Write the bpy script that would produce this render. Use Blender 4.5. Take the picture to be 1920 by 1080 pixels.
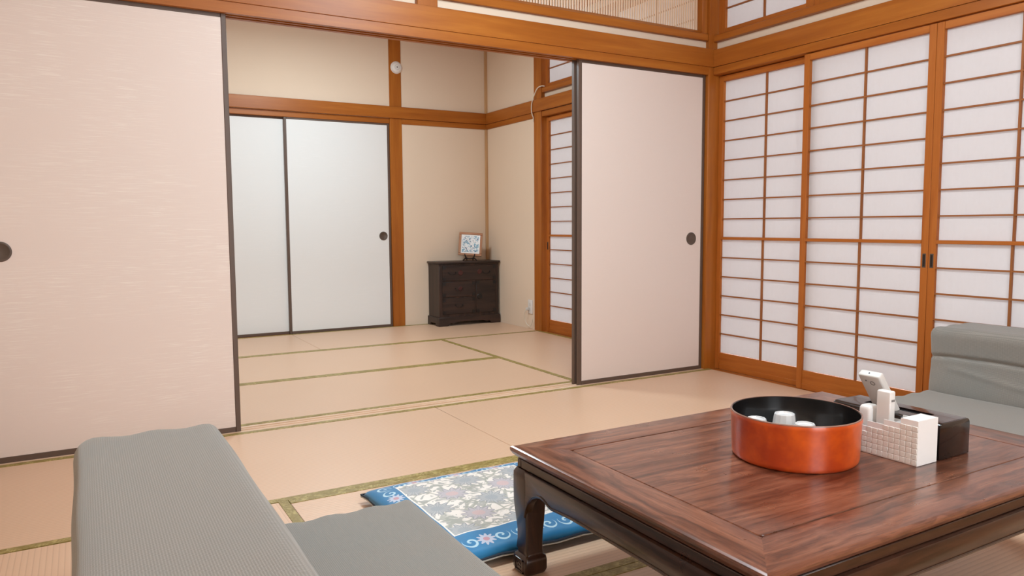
import bpy, bmesh, math, random
from math import pi, sin, cos, radians
from mathutils import Vector, Matrix

random.seed(7)
S = bpy.context.scene
for o in list(bpy.data.objects):
    bpy.data.objects.remove(o)
C = S.collection

# ------------------------------------------------------------------ camera
F_PX, YAW, PITCH, ROLL = 1399.3, 0.52265, 0.08403, -0.0061
CAM = Vector((-3.3112, -3.3294, 0.8872))
fw = Vector((sin(YAW) * cos(PITCH), cos(YAW) * cos(PITCH), -sin(PITCH)))
rt = Vector((cos(YAW), -sin(YAW), 0))
up = rt.cross(fw)
r2 = rt * cos(ROLL) + up * sin(ROLL)
u2 = -rt * sin(ROLL) + up * cos(ROLL)
cd = bpy.data.cameras.new('camera')
cam = bpy.data.objects.new('camera', cd)
C.objects.link(cam)
mw = Matrix((r2, u2, -fw)).transposed().to_4x4()
mw.translation = CAM
cam.matrix_world = mw
cd.sensor_width = 36
cd.lens = 36 * F_PX / 1920
cd.clip_start = 0.02
S.camera = cam

# ------------------------------------------------------------------ world, lights, exposure
w = bpy.data.worlds.new('world')
S.world = w
w.use_nodes = True
w.node_tree.nodes['Background'].inputs[0].default_value = (0.93, 0.96, 1.0, 1)
w.node_tree.nodes['Background'].inputs[1].default_value = 6.0
S.view_settings.view_transform = 'Standard'
S.view_settings.look = 'None'
S.view_settings.exposure = 0.0
S.view_settings.gamma = 1.0
S.view_settings.use_curve_mapping = False

def lamp(name, loc, size, down, side, col):
    """a flat ceiling lamp: bright diffuser facing down, dimmer glow from its rim"""
    for nm, typ, power in ((name, 'AREA', down), (name + '_rim', 'POINT', side)):
        l = bpy.data.lights.new(nm, typ)
        if typ == 'AREA':
            l.shape = 'DISK'; l.size = size
        else:
            l.shadow_soft_size = size / 2
        l.energy = power
        l.color = col
        o = bpy.data.objects.new(nm, l)
        o.location = loc if typ == 'AREA' else (loc[0], loc[1], loc[2] - .22)
        C.objects.link(o)
# one lamp in the middle of each room, plus an added fill light in the hall behind the viewpoint
lamp('ceiling_lamp_back_room', (-1.845, 1.49, 2.44), 0.44, 37, 19, (0.73, 0.90, 0.98))
lamp('ceiling_lamp_front_room', (-1.845, -1.40, 2.44), 0.5, 33, 36, (0.70, 0.89, 1.0))
lamp('hall_fill_light', (-2.12, -3.9, 2.44), 0.5, 30, 26, (0.70, 0.89, 1.0))

# ------------------------------------------------------------------ node helpers
class NT:
    def __init__(s, name):
        s.m = bpy.data.materials.new(name)
        s.m.use_nodes = True
        s.t = s.m.node_tree
        s.b = s.t.nodes['Principled BSDF']
    def n(s, typ, **k):
        nd = s.t.nodes.new(typ)
        for a, v in k.items():
            setattr(nd, a, v)
        return nd
    def l(s, a, b):
        s.t.links.new(a, b)
    def put(s, sock, v):
        if hasattr(v, 'is_linked') or hasattr(v, 'links'):
            s.l(v, sock)
        else:
            sock.default_value = v
    def math(s, op, a, b=0.0, c=0.0, clamp=False):
        nd = s.n('ShaderNodeMath', operation=op, use_clamp=clamp)
        s.put(nd.inputs[0], a); s.put(nd.inputs[1], b); s.put(nd.inputs[2], c)
        return nd.outputs[0]
    def coord(s, kind='Object'):
        return s.n('ShaderNodeTexCoord').outputs[kind]
    def mapping(s, vec, scale=(1, 1, 1), loc=(0, 0, 0), rot=(0, 0, 0)):
        nd = s.n('ShaderNodeMapping')
        s.l(vec, nd.inputs[0])
        nd.inputs[1].default_value = loc; nd.inputs[2].default_value = rot; nd.inputs[3].default_value = scale
        return nd.outputs[0]
    def sep(s, vec):
        nd = s.n('ShaderNodeSeparateXYZ'); s.l(vec, nd.inputs[0]); return nd.outputs
    def comb(s, x, y, z=0.0):
        nd = s.n('ShaderNodeCombineXYZ')
        s.put(nd.inputs[0], x); s.put(nd.inputs[1], y); s.put(nd.inputs[2], z)
        return nd.outputs[0]
    def noise(s, vec, scale, detail=4, rough=.55, dist=0.0):
        nd = s.n('ShaderNodeTexNoise')
        s.l(vec, nd.inputs['Vector'])
        nd.inputs['Scale'].default_value = scale; nd.inputs['Detail'].default_value = detail
        nd.inputs['Roughness'].default_value = rough; nd.inputs['Distortion'].default_value = dist
        return nd.outputs[0]
    def voronoi(s, vec, scale, feature='F1', out=0):
        nd = s.n('ShaderNodeTexVoronoi', feature=feature)
        s.l(vec, nd.inputs['Vector']); nd.inputs['Scale'].default_value = scale
        return nd.outputs[out]
    def ramp(s, fac, stops, interp='LINEAR'):
        nd = s.n('ShaderNodeValToRGB')
        s.l(fac, nd.inputs[0])
        cr = nd.color_ramp; cr.interpolation = interp
        while len(cr.elements) < len(stops):
            cr.elements.new(0.5)
        for e, (p, c) in zip(cr.elements, stops):
            e.position = p
            e.color = (*c, 1) if not isinstance(c, (int, float)) else (c, c, c, 1)
        return nd.outputs[0]
    def mix(s, fac, a, b):
        nd = s.n('ShaderNodeMix', data_type='RGBA')
        s.put(nd.inputs[0], fac)
        for i, v in ((6, a), (7, b)):
            s.put(nd.inputs[i], (*v, 1) if isinstance(v, tuple) else v)
        return nd.outputs[2]
    def base(s, v):
        s.put(s.b.inputs['Base Color'], (*v, 1) if isinstance(v, tuple) else v)
    def rough(s, v):
        s.put(s.b.inputs['Roughness'], v)
    def bump(s, h, strength=.2, dist=.002):
        nd = s.n('ShaderNodeBump')
        nd.inputs['Strength'].default_value = strength; nd.inputs['Distance'].default_value = dist
        s.l(h, nd.inputs['Height']); s.l(nd.outputs[0], s.b.inputs['Normal'])

def srgb(r, g, b):
    f = lambda c: (c / 255 / 12.92) if c / 255 <= .04045 else ((c / 255 + .055) / 1.055) ** 2.4
    return (f(r), f(g), f(b))

MATS = {}
def wood(name, dark, mid, light, axis, rough=.42, scale=1.0, contrast=.18):
    t = NT(name)
    sc = {'x': (.9, 14, 14), 'y': (14, .9, 14), 'z': (14, 14, .9)}[axis]
    v = t.mapping(t.coord(), tuple(a * scale for a in sc))
    n1 = t.noise(v, 1.6, 3, .5, .6)
    fine = t.noise(t.mapping(t.coord(), tuple(a * 9 * scale for a in sc)), 1.2, 2, .5)
    f = t.math('ADD', t.math('MULTIPLY', n1, .8), t.math('MULTIPLY', fine, .2))
    t.base(t.ramp(f, [(.5 - contrast, dark), (.5, mid), (.5 + contrast, light)]))
    t.rough(rough)
    t.b.inputs['Specular IOR Level'].default_value = .32
    t.bump(fine, .06, .001)
    MATS[name] = t.m
    return t
WD, WM, WL = srgb(152, 83, 25), srgb(164, 93, 31), srgb(176, 105, 38)
for a in 'xyz':
    wood('wood_' + a, WD, WM, WL, a, rough=.38)
    wood('shoji_wood_' + a, srgb(158, 84, 26), srgb(172, 96, 34), srgb(184, 108, 44), a, rough=.5)
    wood('sill_wood_' + a, srgb(212, 176, 146), srgb(224, 190, 162), srgb(234, 204, 178), a, rough=.35)
    wood('bar_wood_' + a, srgb(138, 80, 38), srgb(150, 90, 46), srgb(162, 100, 54), a, rough=.55)
    wood('slat_wood_' + a, srgb(214, 176, 142), srgb(228, 194, 162), srgb(238, 208, 178), a, rough=.4)
    wood('chest_wood_' + a, srgb(42, 33, 30), srgb(56, 43, 38), srgb(72, 52, 44), a, rough=.4)
    wood('ceiling_wood_' + a, srgb(176, 132, 92), srgb(192, 150, 108), srgb(206, 166, 124), a, rough=.5)
    wood('floor_wood_' + a, srgb(150, 100, 60), srgb(170, 118, 74), srgb(186, 134, 88), a, rough=.35)

def plain(name, col, rough=.5, spec=.5, metal=0.0, coat=0.0):
    t = NT(name)
    t.base(col); t.rough(rough)
    t.b.inputs['Specular IOR Level'].default_value = spec
    t.b.inputs['Metallic'].default_value = metal
    t.b.inputs['Coat Weight'].default_value = coat
    t.b.inputs['Coat Roughness'].default_value = .06
    # a trace of uneven tone
    n = t.noise(t.coord(), 9, 3)
    t.base(t.mix(t.math('MULTIPLY', n, .12), col, tuple(c * .72 for c in col)))
    MATS[name] = t.m
    return t
plain('lacquer_frame', srgb(94, 74, 63), .45)
plain('dark_metal', srgb(88, 72, 62), .4)
plain('black_metal', srgb(24, 21, 21), .35)
plain('white_plastic', srgb(232, 226, 222), .35)
plain('gray_plastic', srgb(214, 210, 206), .4)
plain('porcelain', srgb(232, 230, 230), .18, coat=.4)
plain('paper_tissue', srgb(235, 233, 230), .9)
plain('holder_white', srgb(243, 240, 238), .3)
plain('tile_gray', srgb(230, 224, 216), .3)
plain('black_lacquer', srgb(26, 17, 17), .2, coat=.35)
plain('bowl_black', srgb(20, 17, 17), .22, coat=.3)
plain('bowl_rim', srgb(150, 112, 98), .25, coat=.3)  # lighter tan puts the reflection on the bowl's edge into the colour
plain('frame_copper', srgb(176, 124, 90), .4)
plain('cord_white', srgb(226, 216, 200), .5)
plain('print_gray', srgb(120, 116, 114), .5)

def m_plaster():
    t = NT('plaster')
    n = t.noise(t.coord(), 160, 4, .7)
    big = t.noise(t.coord(), 1.3, 2)
    c = t.mix(t.math('MULTIPLY', big, .5), srgb(230, 208, 186), srgb(223, 200, 178))
    t.base(c); t.rough(.9); t.bump(n, .25, .001)
    t.b.inputs['Specular IOR Level'].default_value = .2
    MATS['plaster'] = t.m
m_plaster()

def m_fusuma(name, base, streak, amount):
    t = NT(name)
    v = t.coord()
    st = t.noise(t.mapping(v, (8, 8, 330)), 1.0, 3, .6)
    patch = t.noise(t.mapping(v, (1.4, 1.4, 2.2)), 1.5, 2)
    f = t.math('MULTIPLY', t.ramp(st, [(.54, 0.0), (.62, 1.0)]), t.ramp(patch, [(.40, 0.0), (.58, 1.0)]))
    wv = t.noise(t.mapping(v, (340, 340, 60)), 1.0, 2)
    c = t.mix(t.math('MULTIPLY', f, amount), base, streak)
    c = t.mix(t.math('MULTIPLY', wv, .10), c, tuple(x * .8 for x in base))
    t.base(c); t.rough(.62)
    t.b.inputs['Specular IOR Level'].default_value = .35
    t.bump(t.math('ADD', st, t.math('MULTIPLY', wv, .3)), .12, .001)
    MATS[name] = t.m
m_fusuma('fusuma_paper', srgb(229, 211, 202), srgb(244, 233, 223), .6)  # the lighter streaks are sheen glints put into the paper colour
m_fusuma('fusuma_plain', srgb(229, 211, 202), srgb(238, 222, 213), .12)
m_fusuma('fusuma_white', srgb(232, 231, 230), srgb(238, 237, 236), .4)

def m_shoji():
    t = NT('shoji_paper')
    v = t.coord()
    fib = t.noise(t.mapping(v, (60, 60, 25)), 1.0, 4, .65)
    t.base(t.mix(fib, srgb(206, 199, 199), srgb(199, 191, 190)))
    t.rough(.95)
    t.b.inputs['Specular IOR Level'].default_value = .1
    tr = t.n('ShaderNodeBsdfTranslucent'); tr.inputs[0].default_value = (.95, .93, .93, 1)
    mx_ = t.n('ShaderNodeMixShader'); mx_.inputs[0].default_value = .2
    t.l(t.b.outputs[0], mx_.inputs[1]); t.l(tr.outputs[0], mx_.inputs[2])
    t.l(mx_.outputs[0], t.t.nodes['Material Output'].inputs[0])
    MATS['shoji_paper'] = t.m
m_shoji()

def m_tatami(axis):
    # axis: the direction the ridges run along
    t = NT('tatami_' + axis)
    v = t.coord()
    x, y, z = t.sep(v)
    across = y if axis == 'x' else x
    rib = t.math('ABSOLUTE', t.math('SINE', t.math('MULTIPLY', across, pi / .0145)))
    thread = t.noise(t.mapping(v, (30, 900, 1) if axis == 'y' else (900, 30, 1)), 1.0, 2)
    tone = t.noise(v, 2.0, 4)
    c = t.mix(tone, srgb(220, 181, 151), srgb(213, 173, 142))
    c = t.mix(t.math('MULTIPLY', thread, .35), c, srgb(224, 188, 152))
    c = t.mix(t.math('MULTIPLY', t.math('SUBTRACT', 1.0, t.ramp(rib, [(0.0, 0.0), (.45, 1.0)])), .30), c, srgb(150, 108, 72))
    t.base(c); t.rough(.40)
    t.b.inputs['Specular IOR Level'].default_value = .85
    t.b.inputs['Sheen Weight'].default_value = .2
    t.b.inputs['Sheen Roughness'].default_value = .4
    t.b.inputs['Sheen Tint'].default_value = (1, .9, .84, 1)
    t.bump(t.math('ADD', rib, t.math('MULTIPLY', thread, .25)), .25, .0012)
    MATS['tatami_' + axis] = t.m
m_tatami('x'); m_tatami('y')

def m_border():
    t = NT('border_cloth')
    v = t.coord()
    b = t.voronoi(t.mapping(v, (36, 36, 36)), 1.0, 'F1', 0)
    n = t.noise(v, 60, 3, .6, 1.5)
    f = t.math('MULTIPLY', t.ramp(n, [(.44, 0.0), (.56, 1.0)]), t.ramp(b, [(.2, 1.0), (.75, .2)]))
    t.base(t.mix(f, srgb(134, 114, 50), srgb(184, 164, 102)))
    t.rough(.45)
    fine = t.noise(v, 900, 2)
    t.bump(t.math('ADD', f, fine), .2, .0006)
    MATS['border_cloth'] = t.m
m_border()

def m_fabric():
    t = NT('chair_fabric')
    x, y, z = t.sep(t.coord())
    a = t.math('ADD', x, z)
    k = 2 * pi / .0052
    s1 = t.math('SINE', t.math('MULTIPLY', t.math('ADD', a, y), k * .7))
    s2 = t.math('SINE', t.math('MULTIPLY', t.math('SUBTRACT', a, y), k * .7))
    d = t.math('MULTIPLY', s1, s2)
    tone = t.noise(t.coord(), 3.5, 3)
    c = t.mix(t.ramp(d, [(.15, 0.0), (.6, 1.0)]), srgb(128, 122, 115), srgb(152, 146, 138))
    c = t.mix(t.math('MULTIPLY', t.ramp(tone, [(.45, 0.0), (.65, 1.0)]), .45), c, srgb(127, 127, 123))
    t.base(c); t.rough(.85)
    t.b.inputs['Specular IOR Level'].default_value = .25
    t.b.inputs['Sheen Weight'].default_value = .3
    t.b.inputs['Sheen Roughness'].default_value = .5
    t.bump(d, .3, .0012)
    MATS['chair_fabric'] = t.m
m_fabric()

def m_table(name, axis, tone=1.0):
    t = NT(name)
    v = t.coord()
    sc = {'x': (1.8, 34, 34), 'y': (34, 1.8, 34), 'z': (34, 34, 1.8)}[axis]
    warp = t.noise(v, 5, 3, .5)
    v2 = t.n('ShaderNodeVectorMath', operation='ADD')
    t.l(t.mapping(v, sc), v2.inputs[0])
    sv = t.n('ShaderNodeVectorMath', operation='SCALE'); sv.inputs['Scale'].default_value = 1.6
    cc = t.comb(warp, warp, warp); t.l(cc, sv.inputs[0]); t.l(sv.outputs[0], v2.inputs[1])
    g = t.noise(v2.outputs[0], 1.3, 5, .62, .4)
    pore = t.noise(t.mapping(v, tuple(a * 7 for a in sc)), 1.0, 2)
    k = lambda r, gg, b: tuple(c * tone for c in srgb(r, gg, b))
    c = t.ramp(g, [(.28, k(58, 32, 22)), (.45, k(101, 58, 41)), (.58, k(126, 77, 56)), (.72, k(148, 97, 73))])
    c = t.mix(t.math('MULTIPLY', t.ramp(pore, [(.55, 0.0), (.7, 1.0)]), .5), c, k(34, 18, 13))
    wear = t.math('MULTIPLY', t.ramp(t.noise(v, 7, 5, .7), [(.60, 0.0), (.75, 1.0)]), t.noise(v, 60, 3))
    c = t.mix(t.math('MULTIPLY', wear, .5), c, k(160, 118, 98))
    t.base(c)
    t.rough(t.math('ADD', .22, t.math('MULTIPLY', t.noise(v, 12, 4), .16)))
    t.b.inputs['Coat Weight'].default_value = .35
    t.b.inputs['Coat Roughness'].default_value = .14
    t.bump(pore, .04, .0006)
    MATS[name] = t.m
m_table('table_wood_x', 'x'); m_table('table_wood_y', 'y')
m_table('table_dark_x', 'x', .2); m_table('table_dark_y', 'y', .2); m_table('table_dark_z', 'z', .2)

def m_bowl_red():
    t = NT('bowl_red')
    v = t.coord()
    n = t.noise(v, 9, 4, .6)
    t.base(t.mix(t.ramp(n, [(.38, 0.0), (.62, 1.0)]), srgb(176, 56, 6), srgb(220, 90, 10)))
    t.rough(.34)
    t.b.inputs['Specular IOR Level'].default_value = .75
    t.b.inputs['Anisotropic'].default_value = .92
    t.b.inputs['Anisotropic Rotation'].default_value = .25
    tg = t.n('ShaderNodeTangent', direction_type='RADIAL', axis='Z')
    t.l(tg.outputs[0], t.b.inputs['Tangent'])
    t.b.inputs['Coat Weight'].default_value = .25
    t.b.inputs['Coat Roughness'].default_value = .08
    t.bump(t.noise(v, 14, 2), .05, .002)
    MATS['bowl_red'] = t.m
m_bowl_red()

def flower(t, u, v, petals, r0, amp):
    """1 inside a petalled disc centred on (0,0), with the radius and angle"""
    r = t.math('SQRT', t.math('ADD', t.math('MULTIPLY', u, u), t.math('MULTIPLY', v, v)))
    a = t.math('ARCTAN2', v, u)
    edge = t.math('ADD', r0, t.math('MULTIPLY', t.math('COSINE', t.math('MULTIPLY', a, float(petals))), amp))
    ins = t.math('LESS_THAN', r, edge)
    return ins, r, a, edge

def m_zabuton():
    t = NT('zabuton_print')
    vv = t.coord()
    x, y, z = t.sep(vv)
    half, inner = .31, .215
    m = t.math('MAXIMUM', t.math('ABSOLUTE', x), t.math('ABSOLUTE', y))
    y_ = t.math('SUBTRACT', y, .022)
    m2 = t.math('MAXIMUM', t.math('ABSOLUTE', x), t.math('ABSOLUTE', y_))
    is_in = t.math('LESS_THAN', m2, inner)
    is_line = t.math('MULTIPLY', t.math('LESS_THAN', m2, inner + .005), t.math('SUBTRACT', 1.0, is_in))
    # field: leaves, scrolling stems and large petalled flowers
    leaf = t.noise(vv, 26, 2, .5, 1.6)
    stem = t.voronoi(t.mapping(vv, (1, 1, 0)), 15, 'DISTANCE_TO_EDGE', 0)
    c = t.mix(t.ramp(leaf, [(.50, 0.0), (.54, 1.0)]), srgb(236, 228, 220), srgb(172, 171, 166))
    c = t.mix(t.ramp(stem, [(.03, .8), (.06, 0.0)]), c, srgb(158, 160, 150))
    cell = .18
    for sx, sy, col, core in ((0.0, 0.0, (180, 174, 180), (200, 172, 172)), (.5, .5, (164, 168, 170), (150, 158, 164))):
        fu = t.math('SUBTRACT', t.math('FRACT', t.math('ADD', t.math('DIVIDE', x, cell), sx + 10)), .5)
        fv = t.math('SUBTRACT', t.math('FRACT', t.math('ADD', t.math('DIVIDE', y, cell), sy + 10)), .5)
        ins, r, a, edge = flower(t, fu, fv, 11, .25, .045)
        c = t.mix(ins, c, srgb(*col))
        rim = t.math('MULTIPLY', ins, t.math('GREATER_THAN', r, t.math('SUBTRACT', edge, .03)))
        c = t.mix(t.math('MULTIPLY', rim, .7), c, srgb(130, 132, 140))
        c = t.mix(t.math('LESS_THAN', r, .11), c, srgb(*core))
        spoke = t.math('MULTIPLY', ins, t.math('GREATER_THAN', t.math('COSINE', t.math('MULTIPLY', a, 22.0)), .6))
        c = t.mix(t.math('MULTIPLY', spoke, .35), c, srgb(220, 212, 214))
    # border: blue ground, pale scroll work and small flowers
    per = .15
    along = t.math('ADD', x, y)
    g = t.math('ABSOLUTE', t.math('SUBTRACT', t.math('ABSOLUTE', x), t.math('ABSOLUTE', y)))
    edge_x = t.math('GREATER_THAN', t.math('ABSOLUTE', x), t.math('ABSOLUTE', y))
    s_al = t.math('ADD', t.math('MULTIPLY', edge_x, y), t.math('MULTIPLY', t.math('SUBTRACT', 1.0, edge_x), x))
    bu = t.math('SUBTRACT', t.math('FRACT', t.math('ADD', t.math('DIVIDE', s_al, per), 10.5)), .5)
    bv = t.math('DIVIDE', t.math('SUBTRACT', m, .250), per)
    blue = t.mix(t.noise(vv, 18, 3), srgb(14, 104, 152), srgb(24, 126, 178))
    insb, rb, ab, eb = flower(t, bu, bv, 10, .15, .035)
    curl = t.math('SINE', t.math('ADD', t.math('MULTIPLY', t.math('SQRT', t.math('ADD', t.math('POWER', t.math('SUBTRACT', t.math('ABSOLUTE', bu), .31), 2.0), t.math('POWER', bv, 2.0))), 46.0),
                               t.math('ARCTAN2', bv, t.math('SUBTRACT', t.math('ABSOLUTE', bu), .31))))
    near = t.math('LESS_THAN', t.math('ADD', t.math('POWER', t.math('SUBTRACT', t.math('ABSOLUTE', bu), .31), 2.0), t.math('POWER', bv, 2.0)), .026)
    scroll = t.math('MULTIPLY', near, t.math('GREATER_THAN', curl, .45))
    blue = t.mix(scroll, blue, srgb(176, 208, 222))
    blue = t.mix(insb, blue, srgb(184, 190, 208))
    blue = t.mix(t.math('MULTIPLY', insb, t.math('LESS_THAN', rb, .06)), blue, srgb(190, 140, 150))
    col = t.mix(is_in, blue, c)
    col = t.mix(is_line, col, srgb(238, 232, 224))
    t.base(col); t.rough(.55)
    t.b.inputs['Sheen Weight'].default_value = .2
    t.bump(t.noise(vv, 500, 2), .15, .0006)
    MATS['zabuton_print'] = t.m
m_zabuton()
plain('piping_navy', srgb(22, 40, 58), .6)
plain('piping_white', srgb(206, 206, 202), .6)
plain('zabuton_under', srgb(24, 92, 134), .7)

def m_tile_painting():
    t = NT('tile_painting')
    v = t.coord()
    x, y, z = t.sep(v)
    n = t.noise(t.comb(x, z), 42, 3, .6, 1.0)
    n2 = t.noise(t.comb(z, x), 70, 2)
    c = t.mix(t.ramp(n, [(.52, 0.0), (.57, 1.0)]), srgb(238, 240, 242), srgb(112, 164, 190))
    c = t.mix(t.ramp(n2, [(.58, 0.0), (.62, 1.0)]), c, srgb(40, 62, 104))
    m = t.math('MAXIMUM', t.math('ABSOLUTE', x), t.math('ABSOLUTE', z))
    c = t.mix(t.math('GREATER_THAN', m, .074), c, srgb(240, 241, 242))
    t.base(c); t.rough(.15)
    MATS['tile_painting'] = t.m
m_tile_painting()

# ------------------------------------------------------------------ mesh helpers
class MB:
    def __init__(s):
        s.v = []; s.f = []
    def add(s, vs, fs):
        o = len(s.v)
        s.v += [tuple(q) for q in vs]
        s.f += [tuple(i + o for i in f) for f in fs]
        return s
    def box(s, x0, x1, y0, y1, z0, z1):
        return s.add([(x0, y0, z0), (x1, y0, z0), (x1, y1, z0), (x0, y1, z0), (x0, y0, z1), (x1, y0, z1), (x1, y1, z1), (x0, y1, z1)],
                     [(0, 3, 2, 1), (4, 5, 6, 7), (0, 1, 5, 4), (1, 2, 6, 5), (2, 3, 7, 6), (3, 0, 4, 7)])
    def prism(s, poly, a, b, axis='y'):
        """poly: list of (p,q); extruded along axis from a to b"""
        n = len(poly)
        def P(p, q, h):
            return {'y': (p, h, q), 'x': (h, p, q), 'z': (p, q, h)}[axis]
        vs = [P(p, q, a) for p, q in poly] + [P(p, q, b) for p, q in poly]
        fs = [tuple(range(n - 1, -1, -1)), tuple(range(n, 2 * n))] + [(i, (i + 1) % n, n + (i + 1) % n, n + i) for i in range(n)]
        return s.add(vs, fs)
    def lathe(s, prof, seg=48, axis='z'):
        """prof: (r,h) from start to end; r==0 points become poles"""
        o = len(s.v); rings = []
        def P(x, y, h):
            return {'z': (x, y, h), 'y': (x, h, y), 'x': (h, x, y)}[axis]
        for r, h in prof:
            if r < 1e-7:
                s.v.append(P(0, 0, h)); rings.append([len(s.v) - 1])
            else:
                st = len(s.v)
                for i in range(seg):
                    a = 2 * pi * i / seg
                    s.v.append(P(r * cos(a), r * sin(a), h))
                rings.append(list(range(st, st + seg)))
        for A, B in zip(rings, rings[1:]):
            if len(A) == 1 and len(B) == 1: continue
            for i in range(seg):
                j = (i + 1) % seg
                if len(A) == 1: s.f.append((A[0], B[i], B[j]))
                elif len(B) == 1: s.f.append((A[i], B[0], A[j]))
                else: s.f.append((A[i], A[j], B[j], B[i]))
        return s
    def tube(s, pts, r, seg=8):
        pts = [Vector(q) for q in pts]
        rings = []
        up_ = Vector((.13, .21, 1)).normalized()
        for i, q in enumerate(pts):
            d = (pts[min(i + 1, len(pts) - 1)] - pts[max(i - 1, 0)]).normalized()
            a = d.cross(up_)
            if a.length < .05: a = d.cross(Vector((1, 0, 0)))
            a.normalize(); b = d.cross(a)
            st = len(s.v)
            for k in range(seg):
                t_ = 2 * pi * k / seg
                s.v.append(tuple(q + a * r * cos(t_) + b * r * sin(t_)))
            rings.append(list(range(st, st + seg)))
        for A, B in zip(rings, rings[1:]):
            for k in range(seg):
                s.f.append((A[k], A[(k + 1) % seg], B[(k + 1) % seg], B[k]))
        s.f.append(tuple(reversed(rings[0]))); s.f.append(tuple(rings[-1]))
        return s
    def mesh(s, name, mat, bevel=0.0, seg=2, smooth=False, angle=None):
        me = bpy.data.meshes.new(name)
        me.from_pydata(s.v, [], s.f)
        bm = bmesh.new(); bm.from_mesh(me)
        bmesh.ops.recalc_face_normals(bm, faces=bm.faces)
        if bevel:
            es = [e for e in bm.edges if len(e.link_faces) == 2 and e.calc_face_angle(0) > .5]
            bmesh.ops.bevel(bm, geom=es, offset=bevel, segments=seg, affect='EDGES', profile=.5, clamp_overlap=True)
        if smooth or bevel:
            for f in bm.faces: f.smooth = True
            lim = angle if angle else .75
            for e in bm.edges:
                if len(e.link_faces) == 2 and e.calc_face_angle(0) > lim: e.smooth = False
        bm.to_mesh(me); bm.free()
        if mat: me.materials.append(MATS[mat])
        return me
    def obj(s, name, mat, parent=None, loc=(0, 0, 0), rot=(0, 0, 0), **k):
        return link(name, s.mesh(name, mat, **k), parent, loc, rot)

def link(name, me, parent=None, loc=(0, 0, 0), rot=(0, 0, 0)):
    o = bpy.data.objects.new(name, me)
    C.objects.link(o)
    o.parent = parent
    o.location = loc; o.rotation_euler = rot
    return o
def empty(name, loc, rz=0.0):
    o = bpy.data.objects.new(name, None)
    C.objects.link(o); o.location = loc; o.rotation_euler = (0, 0, rz)
    o.empty_display_size = .1
    return o
def tag(o, label, cat, group=None, kind=None):
    o['label'] = label; o['category'] = cat
    if group: o['group'] = group
    if kind: o['kind'] = kind
    return o
def box(x0, x1, y0, y1, z0, z1): return MB().box(x0, x1, y0, y1, z0, z1)

def rounded(sx, sy, sz, r, n=10, fn=None):
    """box centred in x and y, standing on z=0, all edges rounded; fn(p) moves each vertex"""
    m = MB(); idx = {}
    h = Vector((sx / 2, sy / 2, sz / 2))
    def lin(hh, cnt):
        e = [(-hh + r * (1 - cos(k * pi / 8)), ) [0] for k in range(5)]
        inner = [-(hh - r) + (2 * (hh - r)) * k / cnt for k in range(1, cnt)]
        return e + inner + [-q for q in reversed(e)]
    L = [lin(h[i], n[i] if isinstance(n, tuple) else max(2, int(n * (h[i] / max(h))))) for i in range(3)]
    def vert(p):
        k = tuple(round(c, 5) for c in p)
        if k in idx: return idx[k]
        p = Vector(p)
        q = Vector([max(-(h[i] - r), min(h[i] - r, p[i])) for i in range(3)])
        d = p - q
        o = q + d.normalized() * r if d.length > 1e-9 else p
        o.z += h.z
        if fn: o = fn(o)
        m.v.append(tuple(o)); idx[k] = len(m.v) - 1
        return idx[k]
    for ax in range(3):
        a, b = [i for i in range(3) if i != ax]
        for sgn in (-1, 1):
            for i in range(len(L[a]) - 1):
                for j in range(len(L[b]) - 1):
                    q = []
                    for (ii, jj) in ((i, j), (i + 1, j), (i + 1, j + 1), (i, j + 1)):
                        p = [0, 0, 0]; p[ax] = sgn * h[ax]; p[a] = L[a][ii]; p[b] = L[b][jj]
                        q.append(vert(p))
                    if len(set(q)) > 2:
                        q2 = []
                        for t_ in q:
                            if t_ not in q2: q2.append(t_)
                        m.f.append(tuple(q2))
    return m

# ================================================================== THE ROOM SHELL
W = 0.9226            # width of a mat
SILL = 0.105
D = SILL + 3 * W      # back wall of the far room
XL = -4 * W
CEIL = 2.53
H = 1.77

# ---- floor, mats
floor = box(XL - .1, .12, -3 * W - .1, D + .15, -.14, -.056).obj('floor', 'floor_wood_x')
tag(floor, 'tatami floor running through both rooms', 'floor', kind='structure')
mat_mesh = {}
def tatami(x0, x1, y0, y1, long_axis):
    g = .0012
    w_, h_ = x1 - x0 - 2 * g, y1 - y0 - 2 * g
    key = (long_axis, round(w_, 3), round(h_, 3))
    if key not in mat_mesh:
        body = box(-w_ / 2, w_ / 2, -h_ / 2, h_ / 2, -.055, 0).mesh('tatami_mat', 'tatami_' + long_axis, bevel=.0015, seg=1)
        bw = .031
        if long_axis == 'x':
            bd = box(-w_ / 2 - .0004, w_ / 2 + .0004, -bw / 2, bw / 2, -.03, .0016)
        else:
            bd = box(-bw / 2, bw / 2, -h_ / 2 - .0004, h_ / 2 + .0004, -.03, .0016)
        mat_mesh[key] = (body, bd.mesh('cloth_border', 'border_cloth', bevel=.0008, seg=1), bw, w_, h_)
    body, bd, bw, w_, h_ = mat_mesh[key]
    o = link('tatami_mat', body, floor, ((x0 + x1) / 2, (y0 + y1) / 2, 0))
    off = (h_ if long_axis == 'x' else w_) / 2 - bw / 2 + .0004
    for s in (-1, 1):
        link('cloth_border', bd, o, (0, s * off, 0) if long_axis == 'x' else (s * off, 0, 0))
# near room
tatami(-2 * W, 0, -W, 0, 'x'); tatami(-4 * W, -2 * W, -W, 0, 'x')
tatami(-3 * W, -W, -2 * W, -W, 'x'); tatami(-3 * W, -W, -3 * W, -2 * W, 'x')
tatami(-4 * W, -3 * W, -3 * W, -W, 'y'); tatami(-W, 0, -3 * W, -W, 'y')
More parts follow.
